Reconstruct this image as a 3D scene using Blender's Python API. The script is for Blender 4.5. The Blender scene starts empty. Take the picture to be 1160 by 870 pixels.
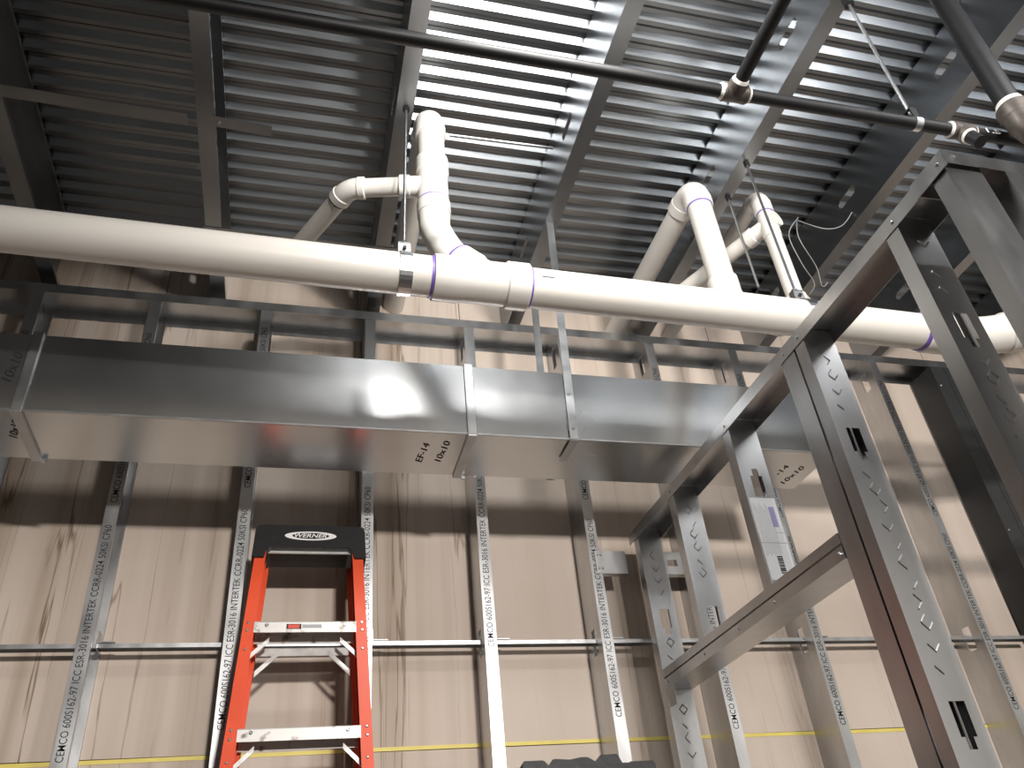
import bpy, bmesh, math, random
from mathutils import Vector, Matrix
random.seed(7)
S = bpy.context.scene
COL = S.collection
CH = 1.45                       # camera height above the floor; heights below are given from the lens
def V(x, y, z): return Vector((x, y, z + CH))

# ------------------------------------------------------------------ camera
cd = bpy.data.cameras.new('camera'); cam = bpy.data.objects.new('camera', cd); COL.objects.link(cam)
cd.sensor_width = 36.0; cd.sensor_fit = 'HORIZONTAL'; cd.lens = 930.0 / 1160.0 * 36.0; cd.clip_start = 0.02
right = Vector((0.96805, -0.23563, -0.08573)); down = Vector((0.06683, 0.57203, -0.81751)); fwd = Vector((0.24167, 0.78566, 0.56950))
m = Matrix.Identity(4)
for i in range(3):
    m[i][0] = right[i]; m[i][1] = -down[i]; m[i][2] = -fwd[i]
m.translation = V(0, 0, 0)
cam.matrix_world = m
S.camera = cam
# ------------------------------------------------------------------ world, lamps, exposure
w = bpy.data.worlds.new('world'); S.world = w; w.use_nodes = True
w.node_tree.nodes['Background'].inputs[0].default_value = (0.8, 0.9, 1.0, 1)
w.node_tree.nodes['Background'].inputs[1].default_value = 0.012
S.view_settings.view_transform = 'Standard'; S.view_settings.look = 'None'
S.view_settings.gamma = 1.0; S.view_settings.use_curve_mapping = False
S.view_settings.exposure = 0.0
def area(name, loc, target, power, sx, sy, col):
    l = bpy.data.lights.new(name, 'AREA'); l.shape = 'RECTANGLE'; l.size = sx; l.size_y = sy; l.energy = power; l.color = col
    o = bpy.data.objects.new(name, l); COL.objects.link(o); o.location = loc
    o.rotation_euler = (Vector(target) - Vector(loc)).to_track_quat('-Z', 'Y').to_euler()
    return o
area('work_light', V(1.35, -6.2, 1.28), V(0.5, 2.6, 0.9), 640, 0.55, 0.30, (1.0, 0.95, 0.90))
area('ceiling_lamp', V(0.56, 0.66, 1.98), V(0.90, 1.46, 2.08), 28, 0.44, 0.24, (1.0, 0.98, 0.95))
area('ceiling_lamp_right', V(2.0, 0.50, 2.02), V(2.0, 1.5, 2.45), 8, 0.8, 0.18, (0.99, 0.99, 1.0))

# ------------------------------------------------------------------ materials
MATS = {}
def newmat(name):
    mt = bpy.data.materials.new(name); mt.use_nodes = True; MATS[name] = mt
    nt = mt.node_tree; return mt, nt, nt.nodes['Principled BSDF']
def simple(name, col, rough=0.5, metal=0.0, var=0.0, scale=8.0, bump=0.0, stretch=(1, 1, 1), rv=0.0):
    mt, nt, b = newmat(name)
    b.inputs['Base Color'].default_value = (*col, 1); b.inputs['Roughness'].default_value = rough; b.inputs['Metallic'].default_value = metal
    if var or bump or rv:
        tc = nt.nodes.new('ShaderNodeTexCoord'); mp = nt.nodes.new('ShaderNodeMapping'); mp.inputs['Scale'].default_value = stretch
        nz = nt.nodes.new('ShaderNodeTexNoise'); nz.inputs['Scale'].default_value = scale; nz.inputs['Detail'].default_value = 2
        nt.links.new(tc.outputs['Object'], mp.inputs[0]); nt.links.new(mp.outputs[0], nz.inputs['Vector'])
        if var:
            r = nt.nodes.new('ShaderNodeValToRGB')
            r.color_ramp.elements[0].position = 0.12; r.color_ramp.elements[1].position = 0.88
            r.color_ramp.elements[0].color = (*[c * (1 - var) for c in col], 1); r.color_ramp.elements[1].color = (*[min(1, c * (1 + var)) for c in col], 1)
            nt.links.new(nz.outputs['Fac'], r.inputs[0]); nt.links.new(r.outputs[0], b.inputs['Base Color'])
        if rv:
            mr = nt.nodes.new('ShaderNodeMapRange'); mr.inputs['From Min'].default_value = 0.1; mr.inputs['From Max'].default_value = 0.9
            mr.inputs['To Min'].default_value = rough - rv; mr.inputs['To Max'].default_value = rough + rv
            nt.links.new(nz.outputs['Fac'], mr.inputs['Value']); nt.links.new(mr.outputs[0], b.inputs['Roughness'])
        if bump:
            bp = nt.nodes.new('ShaderNodeBump'); bp.inputs['Strength'].default_value = bump; bp.inputs['Distance'].default_value = 0.01
            nt.links.new(nz.outputs['Fac'], bp.inputs['Height']); nt.links.new(bp.outputs[0], b.inputs['Normal'])
    return mt
simple('galv', (0.50, 0.515, 0.53), 0.36, 1.0, 0.14, 14, 0.04, rv=0.07)
simple('galv_stud', (0.53, 0.535, 0.54), 0.33, 1.0, 0.16, 18, 0.02, (1, 1, 0.35), rv=0.07)
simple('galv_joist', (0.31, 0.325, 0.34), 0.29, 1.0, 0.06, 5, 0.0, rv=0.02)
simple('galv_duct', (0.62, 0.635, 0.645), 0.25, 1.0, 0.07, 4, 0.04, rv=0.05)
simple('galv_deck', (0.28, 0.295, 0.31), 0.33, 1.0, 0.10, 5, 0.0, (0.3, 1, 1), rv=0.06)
simple('zinc', (0.66, 0.67, 0.68), 0.3, 1.0, 0.1, 30)
simple('pvc', (0.73, 0.695, 0.64), 0.34, 0, 0.05, 6)
simple('pvc_fitting', (0.76, 0.73, 0.68), 0.30, 0, 0.04, 9)
simple('purple', (0.17, 0.10, 0.42), 0.45, 0, 0.35, 30)
simple('black_steel', (0.006, 0.006, 0.007), 0.5, 0, 0.35, 25, 0.05)
simple('cast_iron', (0.10, 0.085, 0.075), 0.5, 0.4, 0.4, 40, 0.1)
simple('paste', (0.72, 0.70, 0.66), 0.6, 0, 0.2, 60)
simple('orange', (0.70, 0.075, 0.022), 0.38, 0, 0.08, 15)
simple('black_plastic', (0.008, 0.008, 0.009), 0.5, 0, 0.25, 60, 0.08)
simple('aluminium', (0.70, 0.69, 0.67), 0.42, 0.75, 0.12, 30, rv=0.08)
simple('ink', (0.012, 0.012, 0.013), 0.7)
simple('white', (0.80, 0.80, 0.79), 0.6)
simple('paper', (0.74, 0.74, 0.75), 0.65, 0, 0.05, 12)
simple('paper_grey', (0.36, 0.36, 0.38), 0.65)
simple('paper_purple', (0.36, 0.33, 0.58), 0.65)
simple('red_sticker', (0.6, 0.08, 0.05), 0.5)
simple('yellow', (0.66, 0.55, 0.13), 0.55, 0, 0.15, 12)
simple('concrete', (0.085, 0.082, 0.078), 0.8, 0, 0.2, 3, 0.1)
simple('drywall', (0.13, 0.13, 0.13), 0.8, 0, 0.05, 2)
simple('drywall_light', (0.70, 0.69, 0.67), 0.8, 0, 0.05, 2)
simple('post_steel', (0.02, 0.021, 0.022), 0.5, 0.0, 0.25, 12, 0.05)
simple('wire_grey', (0.25, 0.25, 0.25), 0.5)

def worn_alu():
    mt, nt, b = newmat('alu_worn'); N = nt.nodes; L = nt.links
    tc = N.new('ShaderNodeTexCoord'); nz = N.new('ShaderNodeTexNoise'); nz.inputs['Scale'].default_value = 26; nz.inputs['Detail'].default_value = 4
    L.new(tc.outputs['Object'], nz.inputs['Vector'])
    r = N.new('ShaderNodeValToRGB'); e = r.color_ramp.elements
    e[0].position = .58; e[0].color = (.68, .66, .63, 1); e[1].position = .70; e[1].color = (.20, .14, .10, 1)
    L.new(nz.outputs['Fac'], r.inputs[0]); L.new(r.outputs[0], b.inputs['Base Color'])
    b.inputs['Metallic'].default_value = .55; b.inputs['Roughness'].default_value = .45
worn_alu()

def sheathing():
    mt, nt, b = newmat('sheathing'); N = nt.nodes; L = nt.links
    b.inputs['Roughness'].default_value = 0.72
    tc = N.new('ShaderNodeTexCoord')
    def noise(scale3, sc, det=4, dist=0.0):
        mp = N.new('ShaderNodeMapping'); mp.inputs['Scale'].default_value = scale3
        nz = N.new('ShaderNodeTexNoise'); nz.inputs['Scale'].default_value = sc; nz.inputs['Detail'].default_value = det; nz.inputs['Distortion'].default_value = dist
        L.new(tc.outputs['Object'], mp.inputs[0]); L.new(mp.outputs[0], nz.inputs['Vector']); return nz.outputs['Fac']
    def ramp(src, pts):
        r = N.new('ShaderNodeValToRGB'); e = r.color_ramp.elements
        while len(e) < len(pts): e.new(0.5)
        for k, (p, v) in enumerate(pts): e[k].position = p; e[k].color = (v, v, v, 1)
        L.new(src, r.inputs[0]); return r.outputs[0]
    def mul(a, c):
        x = N.new('ShaderNodeMath'); x.operation = 'MULTIPLY'; L.new(a, x.inputs[0])
        if isinstance(c, float): x.inputs[1].default_value = c
        else: L.new(c, x.inputs[1])
        return x.outputs[0]
    def mix(fac, a, col):
        x = N.new('ShaderNodeMix'); x.data_type = 'RGBA'; L.new(fac, x.inputs[0])
        if isinstance(a, tuple): x.inputs[6].default_value = (*a, 1)
        else: L.new(a, x.inputs[6])
        x.inputs[7].default_value = (*col, 1); return x.outputs[2]
    sx = N.new('ShaderNodeSeparateXYZ'); L.new(tc.outputs['Object'], sx.inputs[0])
    mr = N.new('ShaderNodeMapRange'); mr.inputs['From Min'].default_value = -1.5; mr.inputs['From Max'].default_value = 3.5; L.new(sx.outputs[0], mr.inputs['Value'])
    q = lambda x: (x + 1.5) / 5.0
    mask = ramp(mr.outputs[0], [(q(-1.5), 1.0), (q(-.62), 1.0), (q(-.50), .55), (q(-.22), .6), (q(-.1), .9), (q(.60), .9), (q(.68), .10), (q(1.02), .12), (q(1.1), .55), (q(1.45), .5), (q(1.55), .22), (q(2.2), .3)])
    broad = ramp(noise((6, 1, 0.10), 1.6, 4, 0.0), [(0.42, 0.0), (0.72, 1.0)])
    sparse = ramp(noise((5, 1, 0.08), 1.0, 2), [(0.48, 0.0), (0.58, 1.0)])
    sparse2 = ramp(noise((8, 1, 0.15), 1.3, 2), [(0.50, 0.0), (0.60, 1.0)])
    thin = ramp(noise((11, 1, 0.55), 1.0, 4, 0.0), [(0.485, 0.0), (0.50, 1.0), (0.515, 0.0)])
    thin2 = ramp(noise((22, 1, 0.40), 1.0, 3, 0.0), [(0.44, 0.0), (0.455, 1.0), (0.47, 0.0)])
    c0 = mix(ramp(noise((1, 1, 1), 2.0, 5), [(0.35, 0.0), (0.7, 1.0)]), (0.50, 0.42, 0.355), (0.555, 0.475, 0.41))
    c1 = mix(mul(mul(broad, mask), 0.72), c0, (0.24, 0.165, 0.105))
    c2 = mix(mul(mul(mul(thin, sparse), mask), 0.95), c1, (0.15, 0.095, 0.055))
    c3 = mix(mul(mul(mul(thin2, sparse2), mask), 0.6), c2, (0.17, 0.11, 0.07))
    L.new(c3, b.inputs['Base Color'])
sheathing()

# ------------------------------------------------------------------ helpers
ORG = {}
def finish(name, bm, mat, parent=None, org=None, smooth=False):
    if parent is not None: o0 = ORG[parent.name]
    elif org is not None: o0 = Vector(org)
    else:
        vs = [v.co for v in bm.verts]
        o0 = Vector(((min(v.x for v in vs) + max(v.x for v in vs)) / 2, (min(v.y for v in vs) + max(v.y for v in vs)) / 2, min(v.z for v in vs)))
    bmesh.ops.recalc_face_normals(bm, faces=bm.faces[:])
    for v in bm.verts: v.co -= o0
    me = bpy.data.meshes.new(name); bm.to_mesh(me); bm.free()
    me.materials.append(MATS[mat])
    if smooth:
        for p in me.polygons: p.use_smooth = True
        me.set_sharp_from_angle(angle=math.radians(35))
    o = bpy.data.objects.new(name, me); COL.objects.link(o)
    if parent is not None: o.parent = parent
    else: o.location = o0
    ORG[o.name] = o0.copy()
    return o
def empty(name, loc):
    o = bpy.data.objects.new(name, None); COL.objects.link(o); o.location = loc; o.empty_display_size = 0.05
    ORG[o.name] = Vector(loc); return o
def tag(o, label, cat, group=None):
    o['label'] = label; o['category'] = cat
    if group: o['group'] = group
    return o
def struct(o, label=None):
    o['kind'] = 'structure'
    if label: o['label'] = label
    return o
def BM(): return bmesh.new()
def box(bm, x0, x1, y0, y1, z0, z1, bev=0.0):
    r = bmesh.ops.create_cube(bm, size=1.0)
    for v in r['verts']:
        v.co = Vector((x0 + (v.co.x + .5) * (x1 - x0), y0 + (v.co.y + .5) * (y1 - y0), z0 + (v.co.z + .5) * (z1 - z0) + CH))
    if bev:
        es = list({e for v in r['verts'] for e in v.link_edges})
        bmesh.ops.bevel(bm, geom=es, offset=bev, segments=2, affect='EDGES', profile=0.5)
    return bm
def obox(bm, o, a, b, c):
    """box spanned by three edge vectors from corner o (world)"""
    vs = [bm.verts.new(o + a * i + b * j + c * k) for i in (0, 1) for j in (0, 1) for k in (0, 1)]
    for f in ((0, 1, 3, 2), (4, 6, 7, 5), (0, 4, 5, 1), (2, 3, 7, 6), (0, 2, 6, 4), (1, 5, 7, 3)): bm.faces.new([vs[i] for i in f])
    return bm
def sweep(bm, pts, rad, seg=24, caps=True):
    """round tube along a polyline; rad a number or one per point"""
    pts = [Vector(p) for p in pts]; n = len(pts)
    if not isinstance(rad, (list, tuple)): rad = [rad] * n
    T = []
    for i in range(n):
        a = pts[max(i - 1, 0)]; b = pts[min(i + 1, n - 1)]
        t = (pts[i] - a).normalized() + (b - pts[i]).normalized() if 0 < i < n - 1 else (b - a)
        if t.length < 1e-9: t = b - a
        T.append(t.normalized())
    u = T[0].orthogonal().normalized(); rings = []
    for i in range(n):
        u = (u - T[i] * u.dot(T[i])).normalized(); v = T[i].cross(u)
        rings.append([bm.verts.new(pts[i] + (u * math.cos(2 * math.pi * k / seg) + v * math.sin(2 * math.pi * k / seg)) * rad[i]) for k in range(seg)])
    for i in range(n - 1):
        for k in range(seg): bm.faces.new((rings[i][k], rings[i][(k + 1) % seg], rings[i + 1][(k + 1) % seg], rings[i + 1][k]))
    if caps: bm.faces.new(rings[0][::-1]); bm.faces.new(rings[-1])
    return bm
def hub(bm, p0, p1, r, seg=28, bev=0.003):
    """short collar with softened rims"""
    p0, p1 = Vector(p0), Vector(p1); d = (p1 - p0).normalized()
    return sweep(bm, [p0, p0 + d * 1e-4, p0 + d * bev, p1 - d * bev, p1 - d * 1e-4, p1], [r * .9, r - bev, r, r, r - bev, r * .9], seg)
def bend(p0, c, p1, n=8):
    """arc points from p0 round corner c to p1"""
    p0, c, p1 = Vector(p0), Vector(c), Vector(p1)
    return [p0 * (1 - t) ** 2 + c * 2 * t * (1 - t) + p1 * t ** 2 for t in [i / n for i in range(n + 1)]]
def cee(bm, O, A, B, L, web, fl, lip, length, holes=(), t=0.0016):
    """folded C section: web spans B, flanges go along A, runs along L; holes = (b0,b1,l0,l1) in the web"""
    O, A, B, L = Vector(O), Vector(A), Vector(B), Vector(L)
    prof = [(fl, 0), (0, 0), (0, web), (fl, web)]
    if lip: prof = [(fl, lip)] + prof + [(fl, web - lip)]
    wi = 2 if lip else 1
    lc = sorted({0.0, length} | {h[2] for h in holes} | {h[3] for h in holes})
    bc = sorted({0.0, web} | {h[0] for h in holes} | {h[1] for h in holes})
    cols = []
    for i, p in enumerate(prof):
        cols.append((p, i == wi))
        if i == wi:
            for b in bc[1:-1]: cols.append(((0, b), True))
    grid = [[bm.verts.new(O + A * p[0] + B * p[1] + L * l) for p, _ in cols] for l in lc]
    fs = []
    for i in range(len(lc) - 1):
        for j in range(len(cols) - 1):
            if cols[j][1] and holes:
                bm_, lm = (cols[j][0][1] + cols[j + 1][0][1]) / 2, (lc[i] + lc[i + 1]) / 2
                if any(h[0] < bm_ < h[1] and h[2] < lm < h[3] for h in holes): continue
            fs.append(bm.faces.new((grid[i][j], grid[i][j + 1], grid[i + 1][j + 1], grid[i + 1][j])))
    bmesh.ops.recalc_face_normals(bm, faces=fs)
    bmesh.ops.solidify(bm, geom=fs, thickness=t)
    loose = [v for v in bm.verts if not v.link_faces]
    bmesh.ops.delete(bm, geom=loose, context='VERTS')
    return bm
def prism(bm, pts, off):
    """closed outline (world points) pushed along off"""
    a = [bm.verts.new(p) for p in pts]; b = [bm.verts.new(p + off) for p in pts]; n = len(pts)
    bm.faces.new(a); bm.faces.new(b[::-1])
    for i in range(n): bm.faces.new((a[i], b[i], b[(i + 1) % n], a[(i + 1) % n]))
    return bm
def text(name, body, O, xd, yd, length, height, mat, parent, shear=0.0, bold=0.0, thick=0.0004):
    cu = bpy.data.curves.new('txt', 'FONT'); cu.body = body; cu.size = 1.0; cu.shear = shear; cu.offset = bold; cu.resolution_u = 3
    to = bpy.data.objects.new('txt', cu); COL.objects.link(to)
    dg = bpy.context.evaluated_depsgraph_get(); me = to.evaluated_get(dg).to_mesh()
    bm = BM(); bm.from_mesh(me); to.evaluated_get(dg).to_mesh_clear()
    bpy.data.objects.remove(to); bpy.data.curves.remove(cu)
    xs = [v.co.x for v in bm.verts]; ys = [v.co.y for v in bm.verts]
    x0, x1, y0, y1 = min(xs), max(xs), min(ys), max(ys)
    O, xd, yd = Vector(O), Vector(xd).normalized(), Vector(yd).normalized(); nz = xd.cross(yd)
    for v in bm.verts:
        v.co = O + xd * ((v.co.x - x0) / (x1 - x0) * length) + yd * ((v.co.y - y0) / (y1 - y0) * height) + nz * thick
    return finish(name, bm, mat, parent)
X, Y, Z = Vector((1, 0, 0)), Vector((0, 1, 0)), Vector((0, 0, 1))
def screw(parent, p, n, r=0.005, h=0.004, mat='zinc', name='screw'):
    p, n = Vector(p), Vector(n)
    return finish(name, sweep(BM(), [p - n * 0.001, p + n * h * .6, p + n * h], [r, r, r * .6], 8), mat, parent)

# ------------------------------------------------------------------ room shell
YS = 2.762; YF = 2.610                      # sheathing face, stud front face
ZD = 2.50; ZJ = 2.246                       # deck underside, joist underside
bm = BM(); box(bm, -3.5, 4.5, -8.8, 3.0, -CH - 0.1, -CH); struct(finish('floor', bm, 'concrete'))
bm = BM(); box(bm, -3.6, -3.5, -8.8, 3.0, -CH, ZD); struct(finish('wall_left', bm, 'drywall'))
bm = BM(); box(bm, 4.5, 4.6, -8.8, 3.0, -CH, ZD); struct(finish('wall_right', bm, 'drywall_light'))
bm = BM(); box(bm, -3.5, 4.5, -8.9, -8.8, -CH, ZD); struct(finish('wall_front', bm, 'drywall'))
bm = BM(); box(bm, -3.5, 0.95, -4.15, -3.95, 1.33, ZJ - .001); struct(finish('ceiling_shade_blocker', bm, 'drywall'), 'unseen light blocker added under the joists behind the camera')  # added out of view to keep the work light off the left ceiling
wb = empty('wall_back', V(0, YS, -CH)); struct(wb, 'beige wall sheathing with brown water streaks behind the studs')
ZY = 0.560
for k in range(-3, 4):
    x0 = -0.58 + 1.2192 * k; x1 = x0 + 1.2192 - 0.003
    x0, x1 = max(x0, -3.5), min(x1, 4.5)
    for z0, z1 in ((-CH, ZY - 0.006), (ZY + 0.006, ZD + .03)):
        bm = BM(); box(bm, x0, x1, YS, YS + 0.016, z0, z1); finish('sheathing_panel', bm, 'sheathing', wb)
bm = BM()
for k in range(40):
    xa, xb = -3.5 + .2 * k, -3.5 + .2 * (k + 1)
    za = ZY + 0.0025 * math.sin(xa * 2.1); zb = ZY + 0.0025 * math.sin(xb * 2.1)
    obox(bm, V(xa, YS - 0.002, za - .006), V(xb, YS - .002, zb - .006) - V(xa, YS - .002, za - .006), Z * .0115, Y * .012)
finish('joint_strip', bm, 'yellow', wb)
# corrugated roof deck, one sheet after another
ceil = empty('ceiling', V(0, 0, ZD)); struct(ceil, 'corrugated galvanised roof deck over the joists')
P = 0.0655; DP = 0.019
for s in range(13):
    y1 = 2.80 - s * P * 13; bm = BM(); prof = []
    for k in range(13):
        yy = y1 - k * P
        prof += [(yy, 0), (yy - .0155, 0), (yy - .0335, DP), (yy - .0475, DP)]
    prof.append((y1 - 13 * P, 0)); 
    for (ya, za), (yb, zb) in zip(prof[:-1], prof[1:]):
        vs = [bm.verts.new(V(x, y, ZD + z - (.0006 if s % 2 else 0))) for x, y, z in ((-3.5, ya, za), (4.5, ya, za), (4.5, yb, zb), (-3.5, yb, zb))]
        bm.faces.new(vs)
    bmesh.ops.remove_doubles(bm, verts=bm.verts[:], dist=1e-5)
    bmesh.ops.recalc_face_normals(bm, faces=bm.faces[:])
    bmesh.ops.solidify(bm, geom=bm.faces[:], thickness=-0.001)
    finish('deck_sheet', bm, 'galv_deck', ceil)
bm = BM(); box(bm, -3.6, 4.6, -8.9, 3.0, ZD + DP + .004, ZD + DP + .05); finish('roof_board', bm, 'concrete', ceil)

# ------------------------------------------------------------------ joists
JL = {-2: 'dark roof joist two bays left of the corner joist',
      -1: 'black shadowed roof joist in the top left corner', 0: 'dark roof joist left of the small elbowed drain branch',
      1: 'roof joist directly behind the tall drain riser and its hanger rod', 2: 'roof joist carrying the duct hanger straps',
      3: 'roof joist with bright web crossing behind the sprinkler tee', 4: 'roof joist with bright slotted web above the partition corner',
      5: 'roof joist glimpsed behind the near partition corner studs', 6: 'last roof joist on the right, past the thick drop pipe'}
JR = {}
for k in range(-2, 7):
    xr = -0.338 + 0.6096 * k; x0 = xr - 0.055; JR[k] = xr
    hs = []
    yc = 1.235 if k == 3 else 1.232 if k == 4 else 1.10
    y = yc - .61 * 15
    while y < 2.6:
        hs += [(.108, .146, y + 8.7 - .045, y + 8.7 + .045), (.114, .140, y + 8.7 - .055, y + 8.7 + .055)]; y += .61
    hs = [h for h in hs if h[2] > 0.05 and h[3] < 11.3]
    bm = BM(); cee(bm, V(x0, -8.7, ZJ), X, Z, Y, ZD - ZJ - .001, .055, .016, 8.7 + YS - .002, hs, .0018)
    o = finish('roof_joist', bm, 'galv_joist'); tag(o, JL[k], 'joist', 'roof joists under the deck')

# ------------------------------------------------------------------ back wall studs, top track, bridging
tr = BM(); cee(tr, V(-3.4, YF - .003, 2.205), -Z, Y, X, YS - YF + .002, .040, 0, 7.85, (), .0018)
tag(finish('top_track', tr, 'galv_stud'), 'long dark steel top track above the back wall studs', 'track')
SL = {-2: 'back wall stud beyond the left edge of the duct',
      -1: 'back wall stud half seen at the far left above the duct', 0: 'printed back wall stud left of the ladder, nothing in front of it',
      1: 'back wall stud just behind the left ladder rail', 2: 'pale back wall stud just behind the right ladder rail',
      3: 'printed back wall stud midway between the ladder and the partition', 4: 'printed back wall stud holding the short blocking plate',
      5: 'back wall stud seen under the header beside the partition end stud', 6: 'back wall stud seen under the header beside the double stud',
      7: 'back wall stud hidden mostly behind the double stud', 8: 'dark back wall stud between double stud and steel post'}
TXT = 'CEMCO 600S162-97 ICC ESR-3016 INTERTEK CCRR-0224 50KSI CP60'
TZ = {-1: .50, 0: .53, 1: .60, 2: .70, 3: .83, 4: .60, 5: .55, 6: .55, 8: .58}
for k in range(-2, 9):
    xc = -0.580 + .4064 * k
    if k == 8: xc = 2.60
    x0 = xc - .0205
    hs = [(.048, .090, CH + .815, CH + .905), (.048, .090, CH + 2.04, CH + 2.13), (.048, .090, CH - .36, CH - .27)]
    bm = BM(); cee(bm, V(x0, YF, -CH + .002), X, Y, Z, YS - YF - .002, .041, .012, CH + 2.203 - .002, hs, .0022)
    o = tag(finish('wall_stud', bm, 'galv_stud'), SL[k], 'stud', 'steel studs of the back wall')
    if k in TZ:
        z = TZ[k]
        while z < 1.45:
            text('printed_text', TXT, V(xc + .010, YF, z), Z, -X, .70, .021, 'ink', o, bold=.002); z += .78
# bridging channel and its clips
bm = BM(); cee(bm, V(-2.2, 2.660, .868), -Z, Y, X, .038, .013, 0, 5.08, (), .0018)
o = tag(finish('bridging_channel', bm, 'galv_stud'), 'thin steel channel running level through the back wall studs', 'channel')
for k in (0, 2, 3, 4, 5, 6):
    xc = -.58 + .4064 * k
    bm = BM(); box(bm, xc + .024, xc + .027, 2.650, 2.70, .853, .905); box(bm, xc + .024, xc + .075, 2.650, 2.690, .8685, .871)
    finish('clip', bm, 'galv_stud', o)
# steel post at the right
pt = empty('steel_post', V(2.99, 2.69, -CH)); tag(pt, 'wide dark steel post at the right end of the back wall', 'post')
bm = BM(); cee(bm, V(2.915, YF - .01, -CH), X, Y, Z, .15, .075, .012, CH + 2.163, (), .003); finish('channel', bm, 'post_steel', pt)
bm = BM(); cee(bm, V(3.067, YF - .01, -CH), -X, Y, Z, .15, .075, .012, CH + 2.163, (), .003); finish('channel', bm, 'post_steel', pt)
for z in (-1.2, .2, 1.3, 2.05): screw(pt, V(2.93, YF - .01, z), -Y)
# blocking plate near the partition
bm = BM(); cee(bm, V(1.045, YF - .0035, 1.172), Y, -Z, X, .086, .03, 0, .118, (), .0015)
bl = empty('blocking_plate', V(1.25, YF, 1.086)); tag(bl, 'short pale steel blocking plate between back wall stud and partition', 'blocking')
finish('plate', bm, 'galv_stud', bl)
bm = BM(); cee(bm, V(1.292, YF - .0035, 1.172), Y, -Z, X, .086, .03, 0, .19, [(.03, .055, .03, .07)], .0015); finish('plate', bm, 'galv_stud', bl)
for x in (1.055, 1.068, 1.455):
    for z in (1.155, 1.105): screw(bl, V(x, YF - .0035, z), -Y, .004)

# ------------------------------------------------------------------ duct
DX = (-1.75, -.742, .492, 1.735); DY0, DY1, DZ0, DZ1 = 2.060, 2.314, 1.296, 1.550
du = empty('sheet_metal_duct', V(.5, 2.187, DZ0)); tag(du, 'long square galvanised sheet metal duct below the white pipe', 'duct')
secs = []
for a, b in zip(DX[:-1], DX[1:]):
    bm = BM(); nx = 10
    rings = []
    for i in range(nx + 1):
        x = a + .002 + (b - a - .004) * i / nx; dd = .0 * math.sin(math.pi * i / nx)
        rings.append([bm.verts.new(V(x, y + ey * dd, z + ez * dd)) for y, z, ey, ez in
                      ((DY0, DZ0, 0, 0), (DY0, (DZ0 + DZ1) / 2, -1, 0), (DY0, DZ1, 0, 0), ((DY0 + DY1) / 2, DZ1, 0, 1), (DY1, DZ1, 0, 0), (DY1, (DZ0 + DZ1) / 2, 1, 0), (DY1, DZ0, 0, 0), ((DY0 + DY1) / 2, DZ0, 0, -1))])
    for i in range(nx):
        for j in range(8): bm.faces.new((rings[i][j], rings[i][(j + 1) % 8], rings[i + 1][(j + 1) % 8], rings[i + 1][j]))
    bm.faces.new(rings[0]); bm.faces.new(rings[-1])
    for v in bm.verts: pass
    secs.append(finish('duct_section', bm, 'galv_duct', du, smooth=True))
def cleat(x):
    wd = .014
    bm = BM(); box(bm, x - wd, x + wd, DY0 - .007, DY0 + .001, DZ0 - .008, DZ1 + .006, .0015); finish('drive_cleat', bm, 'galv', du)
    bm = BM(); box(bm, x - wd, x + wd, DY0 - .006, DY1 + .006, DZ0 - .0085, DZ0, .0015); finish('drive_cleat', bm, 'galv', du)
    bm = BM(); box(bm, x - wd, x + wd, DY0 - .006, DY1 + .006, DZ1, DZ1 + .007, .0015); finish('drive_cleat', bm, 'galv', du)
    bm = BM(); box(bm, x + wd, x + wd + .012, DY1 - .004, DY1 + .004, DZ0 - .014, DZ0 + .01); finish('cleat_tab', bm, 'galv', du)
for x in DX[1:3]: cleat(x)
bm = BM(); box(bm, DX[0], DX[-1], DY0 - .0055, DY0 + .001, DZ0 - .003, DZ0 + .002); finish('seam', bm, 'galv', du)
bz = DZ0 - .0008
text('handwriting', 'EF-14', V(.365, 2.24, bz), Vector((.09, -1, 0)), Vector((-1, -.09, 0)), .115, .022, 'ink', secs[1], shear=.2)
text('handwriting', '10x10', V(.425, 2.232, bz), Vector((.09, -1, 0)), Vector((-1, -.09, 0)), .125, .022, 'ink', secs[1], shear=.2)
text('handwriting', '10x10', V(-.770, 2.205, bz), Vector((.30, -1, 0)), Vector((-1, -.30, 0)), .095, .022, 'ink', secs[0], shear=.2)
text('handwriting', '10x10', V(-.775, DY0 - .0008, 1.385), Vector((.1, 0, 1)), Vector((-1, 0, .1)), .10, .026, 'ink', secs[0], shear=.2)
text('handwriting', '-14', V(1.620, 2.22, bz), Vector((.12, -1, 0)), Vector((-1, -.12, 0)), .065, .022, 'ink', secs[2], shear=.2)
text('handwriting', '10x10', V(1.675, 2.28, bz), Vector((.12, -1, 0)), Vector((-1, -.12, 0)), .125, .022, 'ink', secs[2], shear=.2)
# hanger straps of the duct
ds = empty('duct_strap', V(.83, DY0, DZ1)); tag(ds, 'galvanised hanger strap running down the front of the duct', 'strap', 'duct hanger straps')
bm = BM(); obox(bm, V(.80, DY0 - .010, DZ0 - .004), X * .027, Y * .0015, V(.833, DY0 - .012, ZJ + .05) - V(.80, DY0 - .010, DZ0 - .004)); finish('strap_band', bm, 'galv', ds)
bm = BM(); box(bm, .80, .827, DY0 - .010, DY0 + .12, DZ0 - .0078, DZ0 - .0062); finish('strap_foot', bm, 'galv', ds)
for z in (1.33, 1.46): screw(ds, V(.8145, DY0 - .0105, z), -Y, .005)
db = empty('duct_strap', V(.83, DY1, DZ1)); tag(db, 'galvanised hanger strap dropping behind the duct', 'strap', 'duct hanger straps')
bm = BM(); obox(bm, V(.80, DY1 + .006, DZ0), X * .027, Y * .0015, V(.833, DY1 + .006, ZJ + .05) - V(.80, DY1 + .006, DZ0)); finish('strap_band', bm, 'galv', db)
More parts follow.
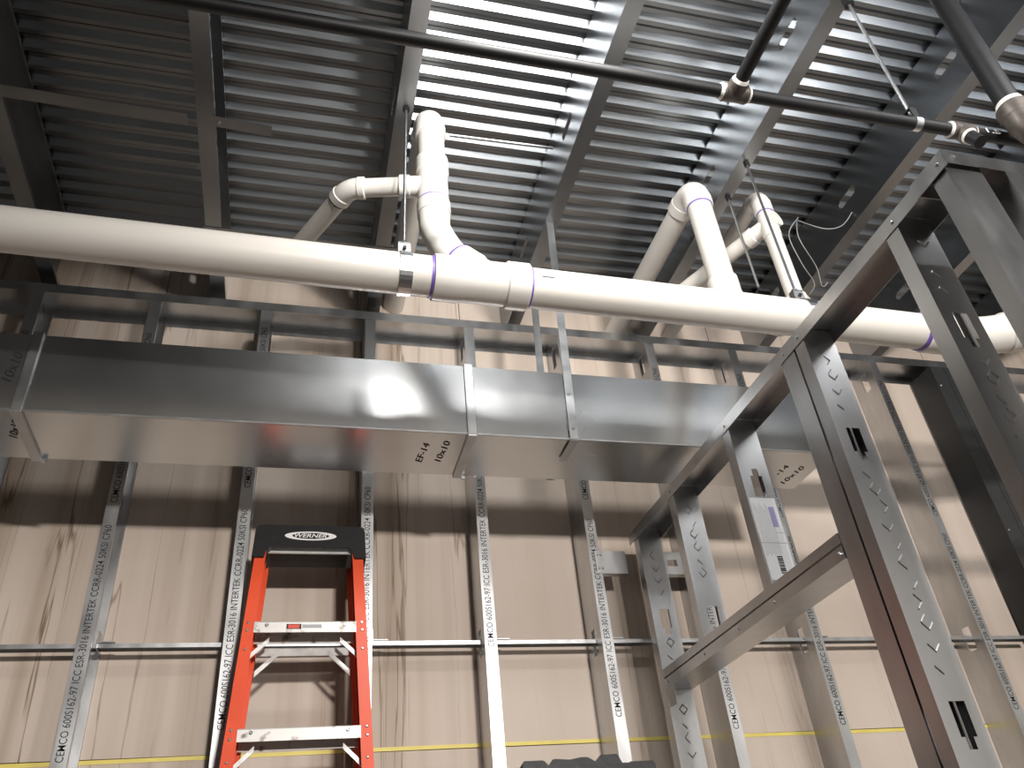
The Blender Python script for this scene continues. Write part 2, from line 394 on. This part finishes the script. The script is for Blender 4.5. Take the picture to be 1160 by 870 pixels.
for z in (1.33, 1.46): screw(db, V(.8145, DY1 + .0075, z), Y, .005)

# ------------------------------------------------------------------ PVC drain system
R4, R3, R2 = .057, .0445, .030
def mz(x): return 1.520 - .017 * x
YM = 1.625
def MP(x, dy=0, dz=0): return V(x, YM + dy, mz(x) + dz)
pv = empty('drain_pipe', MP(.5)); tag(pv, 'cream plastic drain pipe with risers hung under the joists', 'pipe')
def pipe(p0, p1, r, nm='pipe', mat='pvc'): return finish(nm, sweep(BM(), [p0, p1], r, 32), mat, pv, smooth=True)
def ring(p0, d, r, par, wd=.006):
    p0 = Vector(p0); d = Vector(d).normalized(); return finish('primer_ring', sweep(BM(), [p0 - d * wd * .5, p0 + d * wd * .5], r, 32), 'purple', par, smooth=True)
xd = (MP(1) - MP(0)).normalized()
pipe(MP(-2.4), MP(.312), R4, 'main_pipe')
# wye fitting
bm = BM(); sweep(bm, [MP(.306), MP(.309), MP(.375), MP(.39), MP(.51), MP(.515)], [R4, R4 + .0075, R4 + .0075, R4 + .004, R4 + .004, R4], 32)
hub(bm, MP(.508), MP(.572), R4 + .010, 32)
c0 = MP(.49, .01, .0); c1 = V(.385, 1.70, 1.665)
d45 = (c1 - c0).normalized()
sweep(bm, [c0, c0 + d45 * .105], R3 + .006, 28); hub(bm, c0 + d45 * .10, c0 + d45 * .165, R3 + .010, 28)
wy = finish('wye_fitting', bm, 'pvc_fitting', pv, smooth=True)
ring(MP(.306), xd, R4 + .0015, wy, .012); ring(MP(.575), xd, R4 + .0012, wy, .007)
pipe(MP(.56), MP(1.86), R4, 'main_pipe')
mk = finish('pipe_marking', sweep(BM(), [MP(.60, -R4 - .0004, -.004), MP(.635, -R4 - .0004, -.004)], .003, 6), 'paper_grey', pv)
# riser one
RX, RY = .345, 1.75
s45 = c0 + d45 * .165
e45 = finish('elbow', sweep(BM(), [s45 - d45 * .02] + bend(s45, s45 + d45 * .06, V(RX, RY, 1.83)) + [V(RX, RY, 1.90)], [R3 + .003] * 10 + [R3 + .006], 28), 'pvc_fitting', pv, smooth=True)
ring(s45, d45, R3 + .0105, e45, .006)
bm = BM(); sweep(bm, [V(RX, RY, 1.885), V(RX, RY, 1.935), V(RX, RY, 1.94), V(RX, RY, 2.07), V(RX, RY, 2.075), V(RX, RY, 2.135)], [R3 + .008, R3 + .008, R3 + .004, R3 + .004, R3 + .009, R3 + .009], 28)
sweep(bm, [V(RX, RY, 2.02), V(RX - .075, RY + .015, 2.022)], R2 + .004, 24); hub(bm, V(RX - .07, RY + .013, 2.022), V(RX - .105, RY + .02, 2.023), R2 + .007, 24)
te = finish('sanitary_tee', bm, 'pvc_fitting', pv, smooth=True)
ring(V(RX, RY, 1.94), Z, R3 + .0055, te); ring(V(RX, RY, 2.137), Z, R3 + .003, te)
pipe(V(RX, RY, 2.12), V(RX, RY, 2.29), R3, 'riser_pipe')
bm = BM(); hub(bm, V(RX, RY, 2.262), V(RX, RY, 2.30), R3 + .007); sweep(bm, bend(V(RX, RY, 2.29), V(RX, RY, 2.375), V(RX, RY + .09, 2.375)), R3 + .005, 28); hub(bm, V(RX, RY + .085, 2.375), V(RX, RY + .12, 2.375), R3 + .007)
finish('elbow', bm, 'pvc_fitting', pv, smooth=True)
pipe(V(RX, RY + .1, 2.375), V(RX, YS - .001, 2.38), R3, 'branch_pipe')
# small branch to the left
q0 = V(RX - .1, RY + .019, 2.023); q1 = V(.085, 1.815, 2.035); q2 = V(-.045, 2.075, 2.04); q3 = V(-.115, 2.215, 2.043)
pipe(q0, q1 + (q0 - q1).normalized() * .03, R2, 'branch_pipe')
dA = (q0 - q1).normalized(); dB = (q2 - q1).normalized()
bm = BM(); hub(bm, q1 + dA * .055, q1 + dA * .03, R2 + .006, 24); sweep(bm, bend(q1 + dA * .04, q1, q1 + dB * .04), R2 + .0035, 24); hub(bm, q1 + dB * .03, q1 + dB * .06, R2 + .006, 24)
el = finish('elbow', bm, 'pvc_fitting', pv, smooth=True); finish('painted_shadow_band', sweep(BM(), [q1 + dB * .060, q1 + dB * .066], R2 + .0012, 24), 'ink', el)  # the ink band is shadow painted on past the elbow collar
pipe(q1 + dB * .05, q3, R2, 'branch_pipe')
bm = BM(); hub(bm, q3 - dB * .03, q3 + dB * .03, R2 + .007, 24); finish('end_cap', bm, 'pvc_fitting', pv, smooth=True)
# riser two
RX, RY = 1.362, 1.85
b0 = MP(1.372, .02, .0); b1 = V(RX + .01, RY, 1.72)
bm = BM(); sweep(bm, [b0] + bend(b0 + (b1 - b0) * .3, b1 - Z * .04, V(RX, RY, 1.80)), R3 + .004, 28); hub(bm, V(RX, RY, 1.775), V(RX, RY, 1.84), R3 + .008)
finish('wye_fitting', bm, 'pvc_fitting', pv, smooth=True)
pipe(V(RX, RY, 1.82), V(RX, RY, 2.25), R3, 'riser_pipe')
bm = BM(); hub(bm, V(RX, RY, 2.205), V(RX, RY, 2.245), R3 + .008); sweep(bm, bend(V(RX, RY, 2.235), V(RX, RY, 2.31), V(RX, RY + .085, 2.31)), R3 + .006, 28); hub(bm, V(RX, RY + .08, 2.31), V(RX, RY + .125, 2.31), R3 + .008)
el = finish('elbow', bm, 'pvc_fitting', pv, smooth=True); ring(V(RX, RY, 2.203), Z, R3 + .002, el, .005)
pipe(V(RX, RY + .1, 2.31), V(RX, YS - .001, 2.318), R3, 'branch_pipe')
# riser three, thinner
RX, RY = 1.635, 1.85
b0 = MP(1.62, .01, .0)
bm = BM(); sweep(bm, [b0] + bend(b0 + Vector((0, .06, .07)), V(RX, RY - .03, 1.69), V(RX, RY, 1.78)), R3 - .006, 24); hub(bm, V(RX, RY, 1.75), V(RX, RY, 1.80), R2 + .007, 24)
finish('wye_fitting', bm, 'pvc_fitting', pv, smooth=True)
pipe(V(RX, RY, 1.78), V(RX, RY, 2.27), R2, 'riser_pipe')
bm = BM(); hub(bm, V(RX, RY, 2.215), V(RX, RY, 2.27), R2 + .006, 24); sweep(bm, bend(V(RX, RY, 2.26), V(RX, RY, 2.315), V(RX, RY + .06, 2.315)), R2 + .004, 24)
el = finish('elbow', bm, 'pvc_fitting', pv, smooth=True); ring(V(RX, RY, 2.213), Z, R2 + .0015, el, .004)
pipe(V(RX, RY + .05, 2.315), V(RX, YS - .001, 2.322), R2, 'branch_pipe')
g0 = V(RX, RY + .005, 2.16); gd = Vector((-.42, .9, -.02)).normalized()
bm = BM(); sweep(bm, [V(RX, RY, 2.09), V(RX, RY, 2.19)], R2 + .003, 24); sweep(bm, [g0 - gd * .045, g0 + gd * .06], R2 + .002, 24); hub(bm, g0 + gd * .06, g0 + gd * .10, R2 + .006, 24)
finish('sanitary_tee', bm, 'pvc_fitting', pv, smooth=True)
pipe(g0 + gd * .08, g0 + gd * .44, R2, 'branch_pipe')
# right end: coupling and bend
bm = BM(); hub(bm, MP(1.85), MP(1.93), R4 + .008, 32); q = MP(2.06); bd = Vector((1, -.30, .10)).normalized()
sweep(bm, [MP(1.92), MP(1.96)] + bend(MP(1.98), q, q + bd * .09), R4 + .005, 32); hub(bm, q + bd * .085, q + bd * .15, R4 + .009, 32)
cp = finish('bend_fitting', bm, 'pvc_fitting', pv, smooth=True); ring(MP(1.848), xd, R4 + .003, cp, .022); ring(q + bd * .153, bd, R4 + .002, cp, .008)
pipe(q + bd * .12, q + bd * 1.2, R4, 'main_pipe')

# hangers of the drain
def hanger(x, rodx, rody, label, width=.034):
    h = empty('pipe_hanger', MP(x)); tag(h, label, 'hanger', 'pipe hangers on the drain')
    c = MP(x); bm = BM(); n = 32
    for i in range(n):
        a0, a1 = 2 * math.pi * i / n, 2 * math.pi * (i + 1) / n; r = R4 + .0015; R = r + .0025
        p = [c + Vector((-width / 2, math.cos(a) * q_, math.sin(a) * q_)) for a in (a0, a1) for q_ in (r, R)]
        vs = [bm.verts.new(v) for v in p] + [bm.verts.new(v + X * width) for v in p]
        for f in ((0, 1, 3, 2), (4, 6, 7, 5), (1, 5, 7, 3), (0, 2, 6, 4)): bm.faces.new([vs[k] for k in f])
    bmesh.ops.remove_doubles(bm, verts=bm.verts[:], dist=1e-5); finish('clamp_band', bm, 'zinc', h)
    top = c + Z * (R4 + .003)
    bm = BM(); obox(bm, top + Vector((-width / 2, -.012, 0)), X * width, Y * .004, Z * .045); obox(bm, top + Vector((-width / 2, .008, 0)), X * width, Y * .004, Z * .045)
    obox(bm, top + Vector((-width / 2, -.012, .043)), X * width, Y * .024, Z * .004); finish('yoke', bm, 'zinc', h)
    bm = BM(); sweep(bm, [top + Vector((0, -.02, .022)), top + Vector((0, .02, .022))], .005, 8); finish('bolt', bm, 'black_steel', h)
    bm = BM(); sweep(bm, [top + Z * .047, top + Z * .057], .010, 6); finish('nut', bm, 'zinc', h)
    bm = BM(); sweep(bm, [top + Z * .03, Vector((rodx, rody, CH + ZJ + .02))], .0048, 10); finish('rod', bm, 'zinc', h)
    e = Vector((rodx, rody, CH + ZJ)); bm = BM(); sweep(bm, [e - Z * .012, e], .011, 6); finish('nut', bm, 'black_steel', h)
hanger(.232, .248, 1.640, 'zinc clamp hanger with rod beside the left drain riser')
hanger(1.442, 1.470, 1.660, 'zinc clamp hanger with rod between the two right risers')
h = empty('pipe_hanger', V(1.5, 1.82, 1.8)); tag(h, 'thin rod with small black clevis behind the drain, left of the thin riser', 'hanger', 'pipe hangers on the drain')
bm = BM(); sweep(bm, [V(1.475, 1.82, 1.80), V(1.475, 1.82, ZJ + .02)], .0045, 10); finish('rod', bm, 'zinc', h)
bm = BM(); box(bm, 1.447, 1.503, 1.80, 1.84, 1.765, 1.775); box(bm, 1.447, 1.451, 1.80, 1.84, 1.72, 1.775); box(bm, 1.499, 1.503, 1.80, 1.84, 1.72, 1.775); finish('clevis', bm, 'black_steel', h)
bm = BM(); sweep(bm, [V(1.44, 1.82, 1.735), V(1.51, 1.82, 1.735)], .006, 8); finish('bolt', bm, 'black_steel', h)
bm = BM(); sweep(bm, [V(1.475, 1.82, ZJ - .012), V(1.475, 1.82, ZJ)], .011, 6); finish('nut', bm, 'black_steel', h)

# ------------------------------------------------------------------ sprinkler line
SY, SZ = 1.050, 1.690; RS = .0168
sp = empty('sprinkler_pipe', V(.97, SY, SZ)); tag(sp, 'thin black steel sprinkler pipe crossing under the joists', 'pipe')
def spipe(p0, p1, r=RS, nm='pipe'): return finish(nm, sweep(BM(), [p0, p1], r, 20), 'black_steel', sp, smooth=True)
spipe(V(-2.2, SY, SZ), V(.945, SY, SZ)); spipe(V(.995, SY, SZ), V(1.615, SY, SZ)); spipe(V(1.66, SY, SZ), V(3.2, SY - .02, SZ))
spipe(V(.970, SY - .02, SZ), V(.970, -2.6, SZ + .01), nm='branch_pipe')
def tee(x, out, nm='tee_fitting'):
    bm = BM(); sweep(bm, [V(x - .034, SY, SZ), V(x - .030, SY, SZ), V(x - .018, SY, SZ), V(x + .018, SY, SZ), V(x + .030, SY, SZ), V(x + .034, SY, SZ)], [.021, .024, .0225, .0225, .024, .021], 20)
    o0 = V(x, SY, SZ); out = Vector(out); sweep(bm, [o0, o0 + out * .030, o0 + out * .036], [.0215, .024, .0225], 20)
    t = finish(nm, bm, 'cast_iron', sp, smooth=True)
    for s in (-1, 1): finish('paste_ring', sweep(BM(), [V(x + s * .034, SY, SZ), V(x + s * .041, SY, SZ)], [.0215, .0185], 20), 'paste', t)
    finish('paste_ring', sweep(BM(), [o0 + out * .036, o0 + out * .043], [.0215, .0185], 20), 'paste', t)
tee(.970, (0, -1, 0)); tee(1.638, (0, -.35, -.94))
d2 = Vector((0, -.35, -.94)); spipe(V(1.638, SY, SZ) + d2 * .03, V(1.638, SY, SZ) + d2 * .085, nm='drop_nipple')
text('handwriting', '1.5', V(1.705, SY - RS - .0005, SZ - .010), X, Z, .045, .018, 'white', sp, bold=.01)
h = empty('pipe_hanger', V(1.497, SY, SZ)); tag(h, 'hanger loop and threaded rod holding the black sprinkler pipe', 'hanger')
bm = BM(); n = 24
sweep(bm, [V(1.487, SY, SZ), V(1.507, SY, SZ)], RS + .003, 24); finish('clamp_band', bm, 'zinc', h)
bm = BM(); obox(bm, V(1.487, SY - .014, SZ + RS), X * .02, Y * .004, Z * .03); obox(bm, V(1.487, SY + .010, SZ + RS), X * .02, Y * .004, Z * .03); obox(bm, V(1.487, SY - .014, SZ + RS + .03), X * .02, Y * .028, Z * .004); finish('yoke', bm, 'black_steel', h)
bm = BM(); sweep(bm, [V(1.497, SY, SZ + .04), V(1.483, SY - .015, ZJ + .02)], .0048, 10); finish('rod', bm, 'zinc', h)
bm = BM(); sweep(bm, [V(1.483, SY - .015, ZJ - .025), V(1.483, SY - .015, ZJ)], .016, 6); finish('nut', bm, 'black_steel', h)
# vertical drop at the right
dp = empty('drop_pipe', V(1.77, .97, 1.66)); tag(dp, 'thick black vertical pipe with brown coupling at top right', 'pipe')
finish('pipe', sweep(BM(), [V(1.77, .985, 1.74), V(1.77, .965, ZD - .002)], .0302, 28), 'black_steel', dp, smooth=True)
bm = BM(); sweep(bm, [V(1.77, .985, 1.735), V(1.77, .985, 1.73), V(1.77, .985, 1.70), V(1.77, .985, 1.69)] , [.036, .042, .042, .038], 28)
sweep(bm, bend(V(1.77, .985, 1.70), V(1.77, .985, 1.63), V(1.83, .99, 1.62)), [.038, .038, .037, .036, .035, .034, .033, .033, .033], 24)
hub(bm, V(1.825, .99, 1.62), V(1.85, .992, 1.62), .038)
cpl = finish('reducing_elbow', bm, 'cast_iron', dp, smooth=True)
finish('paste_ring', sweep(BM(), [V(1.77, .985, 1.735), V(1.77, .985, 1.752)], [.0375, .0335], 28), 'paste', cpl)
finish('pipe', sweep(BM(), [V(1.84, .991, 1.62), V(3.2, 1.0, 1.62)], .0285, 24), 'black_steel', dp, smooth=True)

# ------------------------------------------------------------------ small things under the deck
def strap(p0, p1, wd, label, nm='bracing_strap'):
    bm = BM(); obox(bm, p0, p1 - p0, Y * wd, Z * -.0016); o = empty(nm, p0); tag(o, label, 'strap', 'flat bracing straps under the joists')
    finish('band', bm, 'galv_joist', o)
    d = (p1 - p0).normalized(); screw(o, p0 + d * .02 + Y * wd * .5 - Z * .0016, -Z, .006)
strap(V(-1.02, 1.76, ZJ - .001), V(-.42, 1.775, ZJ - .001), .045, 'flat dark bracing strap across the top left joist bay')
strap(V(-.345, 1.77, ZJ - .001), V(-.165, 1.78, ZJ - .001), .04, 'stub of flat bracing strap right of the dark left joist')
strap(V(-.40, 2.26, ZJ - .001), V(.30, 2.27, ZJ - .001), .05, 'flat bracing strap just above the left half of the drain')
bm = BM(); sweep(bm, [V(.43, 1.836, 2.40), V(.812, 1.828, 2.40)], .006, 10); tag(finish('conduit', bm, 'galv_joist'), 'thin level rod from the drain riser elbow to the next joist', 'rod')
wr = empty('loose_wire', V(1.75, 1.9, 2.1)); tag(wr, 'loose grey wires dangling beside the thin drain riser', 'wire')
for pts in ([(1.80, 1.87, 2.245), (1.735, 1.88, 2.15), (1.78, 1.92, 2.05), (1.83, 1.95, 1.98), (1.80, 1.96, 1.93)],
            [(1.80, 1.88, 2.245), (1.775, 1.88, 2.14), (1.84, 1.92, 2.04), (1.86, 1.95, 1.97), (1.90, 1.96, 2.0)],
            [(2.05, 1.85, 2.30), (1.98, 1.86, 2.22), (1.90, 1.87, 2.20), (1.80, 1.88, 2.24)]):
    P_ = [V(*p) for p in pts]; sm = []
    for i in range(len(P_) - 1):
        a = P_[max(i - 1, 0)]; b, c = P_[i], P_[i + 1]; d = P_[min(i + 2, len(P_) - 1)]
        for t in [j / 6 for j in range(6)]:
            sm.append(.5 * (2 * b + (c - a) * t + (2 * a - 5 * b + 4 * c - d) * t * t + (3 * b - a - 3 * c + d) * t ** 3))
    sm.append(P_[-1]); finish('strand', sweep(BM(), sm, .002, 8), 'wire_grey', wr, smooth=True)

# ------------------------------------------------------------------ partition frame
PX = 1.188; PW = .092; PZ = 1.194; PT = 1.232
def knock(z, up=False, b=.046):
    z += 0
    hs = [(b - .018, b + .018, z - .032, z + .032)]
    hs.append((b - .009, b + .009, z + .032, z + .054) if up else (b - .009, b + .009, z - .054, z - .032))
    return hs
def ridge(bm, a, b, h=.0022, wz=.006):
    v = [bm.verts.new(p) for p in (a, b, a + Z * wz, b + Z * wz, a + Z * wz * .45 - Y * h, b + Z * wz * .45 - Y * h)]
    for f in ((0, 1, 5, 4), (4, 5, 3, 2), (0, 4, 2), (1, 3, 5)): bm.faces.new([v[i] for i in f])
def emboss(parent, y, z0, z1, seed):
    rnd = random.Random(seed); bm = BM(); z = z0
    while z < z1:
        c = V(PX + .046 + rnd.uniform(-.004, .004), y - .0002, z)
        for sx in (-1, 1):
            if rnd.random() < .25: continue
            a = c + Vector((sx * .013, 0, .004)); b = c + Vector((0, 0, -.010)); ridge(bm, a, b)
            if rnd.random() < .35:
                a = c + Vector((sx * .013, 0, .006)); b = c + Vector((0, 0, .020)); ridge(bm, a, b)
        z += .043
    if not bm.faces: bm.free(); return
    e = finish('embossing', bm, 'zinc', parent); e['kind'] = 'stuff'
def pstud(y, zb, zt, label, kz=(), up=False, fdir=1, em=True, fl=.040, noem=()):
    hs = []
    for k in kz: hs += [(h[0], h[1], h[2] - zb, h[3] - zb) for h in knock(k, up)]
    bm = BM(); cee(bm, V(PX + .0015, y, zb), Y * fdir, X, Z, PW - .003, fl, .010, zt - zb, hs, .0012)
    o = tag(finish('partition_stud', bm, 'galv_stud'), label, 'stud', 'steel studs of the partition')
    if em:
        segs = [zb + .05] + sorted(kz) + [zt]
        lo = zb + .06
        for k in sorted(kz) + [zt + .07]:
            emboss(o, y, lo, min(k - .08, zt - .08), int(y * 100)); lo = k + .09
    return o
HZ0, HZ1 = .660, .722
pstud(.827, -CH + .002, PT - .003, 'partition stud at the near top corner, closest to the camera', (.2, -.6), em=False)
pstud(.984, -CH + .002, PT - .003, 'partition stud with slot, second from the near corner', (.93, .32, -.35))
ks = pstud(1.373, -CH + .002, PT - .003, 'front stud of the double stud, bright embossed face with slots', (.905, .292, -.35))
pstud(1.482, -CH + .002, PT - .003, 'rear stud of the double stud, where the header ends', (), fdir=-1, em=False, fl=.062)
cs = pstud(1.795, HZ1 + .001, PT - .003, 'short partition stud bearing the white paper label above the header', (1.01,), up=True, em=False)
pstud(2.205, HZ1 + .001, PT - .003, 'short embossed partition stud standing on the low end of the header', (.785,))
es = pstud(2.530, -CH + .002, PT - .003, 'partition end stud against the back wall under the track end', (.895, .285, -.35))
# paper label
lb = finish('paper_label', box(BM(), PX + .006, PX + .083, 1.7935, 1.7947, .735, .972), 'paper', cs)
bm = BM()
for i in range(12):
    x = PX + .012 + i * .0042
    box(bm, x, x + .0008, 1.7930, 1.7936, .80 + .004 * (i % 3), .955 - .006 * (i % 4))
finish('print_lines', bm, 'paper_grey', lb)['kind'] = 'stuff'
bm = BM(); z = .752
rnd = random.Random(3)
while z < .802:
    t = rnd.choice((.0012, .002, .0035)); box(bm, PX + .040, PX + .056, 1.7930, 1.7936, z, z + t); z += t + rnd.choice((.0012, .0022))
finish('barcode', bm, 'ink', lb)['kind'] = 'stuff'
bm = BM(); box(bm, PX + .056, PX + .072, 1.7930, 1.7936, .885, .945); finish('purple_stamp', bm, 'paper_purple', lb)
bm = BM(); box(bm, PX + .006, PX + .083, 1.7930, 1.7936, .838, .8392); box(bm, PX + .058, PX + .083, 1.7930, 1.7936, .868, .869); finish('print_rule', bm, 'paper_grey', lb)
# tracks
bm = BM(); cee(bm, V(PX - .001, .908, PT), -Z, X, Y, PW + .002, PT - PZ, 0, YF - .908 - .004, (), .0014)
t1 = tag(finish('partition_track', bm, 'galv_stud'), 'sloping-looking top track of the partition running to the back wall', 'track')
for y in (.99, 1.39, 1.46, 1.81, 2.22, 2.545): screw(t1, V(PX - .0015, y, PZ + .018), -X, .0045, .003)
bm = BM(); cee(bm, V(PX + PW + .004, .815, PT + .004), -Z, Y, X, PW, .036, 0, 2.3, (), .0014)
bm2 = BM(); cee(bm2, V(PX - .004, .8145, PT + .004), -Z, Y, X, PW, .036, 0, PW + .0075, (), .0014)
t2 = empty('partition_track', V(PX, .86, PT)); tag(t2, 'short top track turning right at the near partition corner', 'track')
finish('track', bm, 'galv_stud', t2); finish('track_end', bm2, 'galv_stud', t2)
screw(t2, V(PX + .02, .8145, PT - .012), -Y, .0045); finish('track_side', box(BM(), PX - .0045, PX - .003, .8145, .912, PZ, PT + .003), 'galv_stud', t2); screw(t2, V(PX - .0045, .835, PZ + .02), -X, .0045)
for x, l in ((1.326, 'first stud right of the near partition corner'), (1.72, 'partition stud second to the right of the near corner'), (2.13, 'partition stud third to the right of the near corner')):
    bm = BM(); cee(bm, V(x, .817, -CH + .002), X, Y, Z, PW - .004, .041, .010, CH + PT, (), .0012); tag(finish('partition_stud', bm, 'galv_stud'), l, 'stud', 'steel studs of the partition')
# header: two nested tracks
hd = empty('door_header', V(PX + PW / 2, 2.0, HZ0)); tag(hd, 'boxed steel header spanning the partition opening', 'header')
HY0, HY1 = 1.4835, 2.529
bm = BM(); cee(bm, V(PX - .002, HY0, HZ0), Z, X, Y, PW + .004, .031, 0, HY1 - HY0, (), .0014); finish('lower_track', bm, 'galv_stud', hd)
bm = BM(); cee(bm, V(PX - .0005, HY0, HZ1), -Z, X, Y, PW + .001, .025, 0, HY1 - HY0, (), .0014); finish('upper_track', bm, 'galv_stud', hd)
for y in (1.50, 1.80, 2.0, 2.22, 2.50): screw(hd, V(PX - .0025, y, HZ0 + .018), -X, .004, .003)
bm = BM(); box(bm, PX - .004, PX - .0024, 2.46, 2.515, .60, HZ0 - .0); finish('header_tab', bm, 'galv_stud', hd)
screw(hd, V(PX - .002, HY0 + .008, HZ0 + .012), -X, .004)

# ------------------------------------------------------------------ ladders
def ladder(top, lean, length, folded, label, capfn, hw0=.160, flare=.047, spread=0.0, railmat='orange'):
    """top = centre of the cap's top front edge; rails run down from it; lean > 0 tips the top towards +Y"""
    d = Vector((0, -math.sin(lean), -math.cos(lean))); back = Vector((0, math.cos(lean), -math.sin(lean)))
    def T(x, s, dp): return top + X * x + d * s + back * dp
    root = empty('step_ladder', T(0, length, 0)); tag(root, label, 'ladder', None)
    hw = lambda s: hw0 + flare * s
    capfn(root, T, back)
    for sgn in (-1, 1):
        p0, p1 = T(sgn * hw(.06), .06, .004), T(sgn * hw(length), length, .004); L = (p1 - p0)
        bm = BM(); cee(bm, p0, X * -sgn, back, L.normalized(), .066, .033, 0, L.length, (), .004); rl = finish('rail', bm, railmat, root)
        i = 1
        while .3105 * i < length - .05:
            for ds in (.012, .036):
                s = .3105 * i + ds + .014; screw(rl, T(sgn * (hw(s) - .014), s, .004), -back, .0045, .003, name='rivet')
            s = .3105 * i + .109; screw(rl, T(sgn * (hw(s) - .016), s, .004), -back, .004, .003, name='rivet')
            i += 1
    i = 1
    while .3105 * i < length - .05:
        s = .3105 * i + .024; wv = hw(s) - .030
        bm = BM(); o0 = T(-wv, s, .001); a = X * 2 * wv
        obox(bm, o0, a, d * .034, back * .0025)                      # front lip
        obox(bm, o0, a, d * .003, back * .078); obox(bm, T(-wv, s, .076), a, d * .03, back * .0025)
        st = finish('step', bm, 'alu_worn', root)
        for x in (-wv + .035, wv - .035): screw(st, T(x, s + .012, .001), -back, .005, .003, name='rivet')
        if i == 1:
            finish('warning_sticker', obox(BM(), T(-.055, s + .008, .0005), X * .042, d * .016, back * .0004), 'ink', st)
            finish('sticker_text', obox(BM(), T(-.05, s + .010, .0001), X * .032, d * .012, back * .0003), 'red_sticker', st)
            finish('sticker_tail', obox(BM(), T(-.01, s + .010, .0005), X * .055, d * .011, back * .0004), 'paper_grey', st)
        for sgn in (-1, 1):
            a0 = T(sgn * (wv - .045), s + .034, .03); a1 = T(sgn * (hw(s + .09) - .028), s + .085, .03); q = (a1 - a0)
            finish('brace', obox(BM(), a0, q, d * .016, back * .003), 'aluminium', root)
        i += 1
    # rear frame
    if folded: d2, bk0 = d, .105
    else: d2, bk0 = Vector((0, math.sin(spread), -math.cos(spread))), .12
    def T2(x, s, dp): return top + X * x + back * bk0 + d2 * s + back * dp
    l2 = length if folded else (top.z / math.cos(spread))
    for sgn in (-1, 1):
        p0, p1 = T2(sgn * (hw(.06) - .012), .06, 0), T2(sgn * (hw(l2) - .012), l2 - .04, 0); L = p1 - p0
        bm = BM(); cee(bm, p0, X * -sgn, back, L.normalized(), .035, .028, 0, L.length, (), .0035); finish('rear_rail', bm, railmat, root)
    s = .362
    while s < l2 - .1:
        wv = hw(s) - .045; bm = BM(); obox(bm, T2(-wv, s, .002), X * 2 * wv, d2 * .026, back * .0025); obox(bm, T2(-wv, s, .002), X * 2 * wv, d2 * .0025, back * .025); finish('rear_bar', bm, 'aluminium', root)
        for sgn in (-1, 1):
            a0 = T2(sgn * (wv - .06), s + .01, -.004); a1 = T2(sgn * (hw(s + .09) - .045), s + .075, -.004); finish('rear_brace', obox(BM(), a0, a1 - a0, d2 * .018, back * .003), 'aluminium', root)
        s += .62
    return root
def cap_werner(root, T, back):
    out = [(-.158, 0), (.158, 0), (.166, .006), (.170, .02), (.1735, .118), (.138, .118), (.132, .092), (.118, .080), (-.118, .080), (-.132, .092), (-.138, .118), (-.1735, .118), (-.170, .02), (-.166, .006)]
    bm = BM(); prism(bm, [T(x, s, -.006) for x, s in out], back * .118); cp = finish('top_cap', bm, 'black_plastic', root)
    bm = BM(); obox(bm, T(-.13, .078, .02), X * .26, T(0, .010, 0) - T(0, 0, 0), back * .004); finish('top_plate', bm, 'aluminium', root)
    def ell(a, b, dp, mat, nm):
        bm = BM(); n = 40
        prism(bm, [T(a * math.cos(2 * math.pi * i / n), .040 + b * math.sin(2 * math.pi * i / n), dp) for i in range(n)], back * .0006); return finish(nm, bm, mat, cp)
    ell(.080, .0165, -.0068, 'white', 'logo_oval'); ell(.057, .0115, -.0074, 'black_plastic', 'logo_field')
    text('logo_text', 'WERNER', T(-.050, .0475, -.0076), X, T(0, 0, 0) - T(0, 1, 0), .100, .0155, 'white', cp, shear=.25, bold=.015)
ladder(V(.044, 2.492, 1.185), .17, (1.185 + CH) / math.cos(.17), True, 'orange step ladder with black cap leaning folded against the studs', cap_werner)
def cap_notched(root, T, back):
    sc = 1.854 / 930
    px = [(586, 900), (587, 862), (588.5, 859.5), (610, 859.5), (613, 861), (617, 866), (622, 859), (626, 858.6), (642, 860), (655, 858), (663, 858), (667, 860), (673, 864), (679, 856.5), (699, 856), (701, 859), (704, 866), (712, 866), (714, 865), (741, 865), (743.5, 868), (746, 900)]
    pts = [T((x - 666) * sc, (y - 856) * sc, 0) for x, y in px]
    bm = BM(); prism(bm, pts, back * .045); cp = finish('top_cap', bm, 'black_plastic', root)
    bm = BM(); prism(bm, [T((x - 666) * sc, (max(y, 866) - 856) * sc, .045) for x, y in px], back * .11); finish('tool_tray', bm, 'black_plastic', cp)
ladder(V(.675, 1.90, .357), .14, (.357 + CH) / math.cos(.14), False, 'notched black plastic top of a ladder peeking in at bottom edge', cap_notched, spread=.12, railmat='galv')
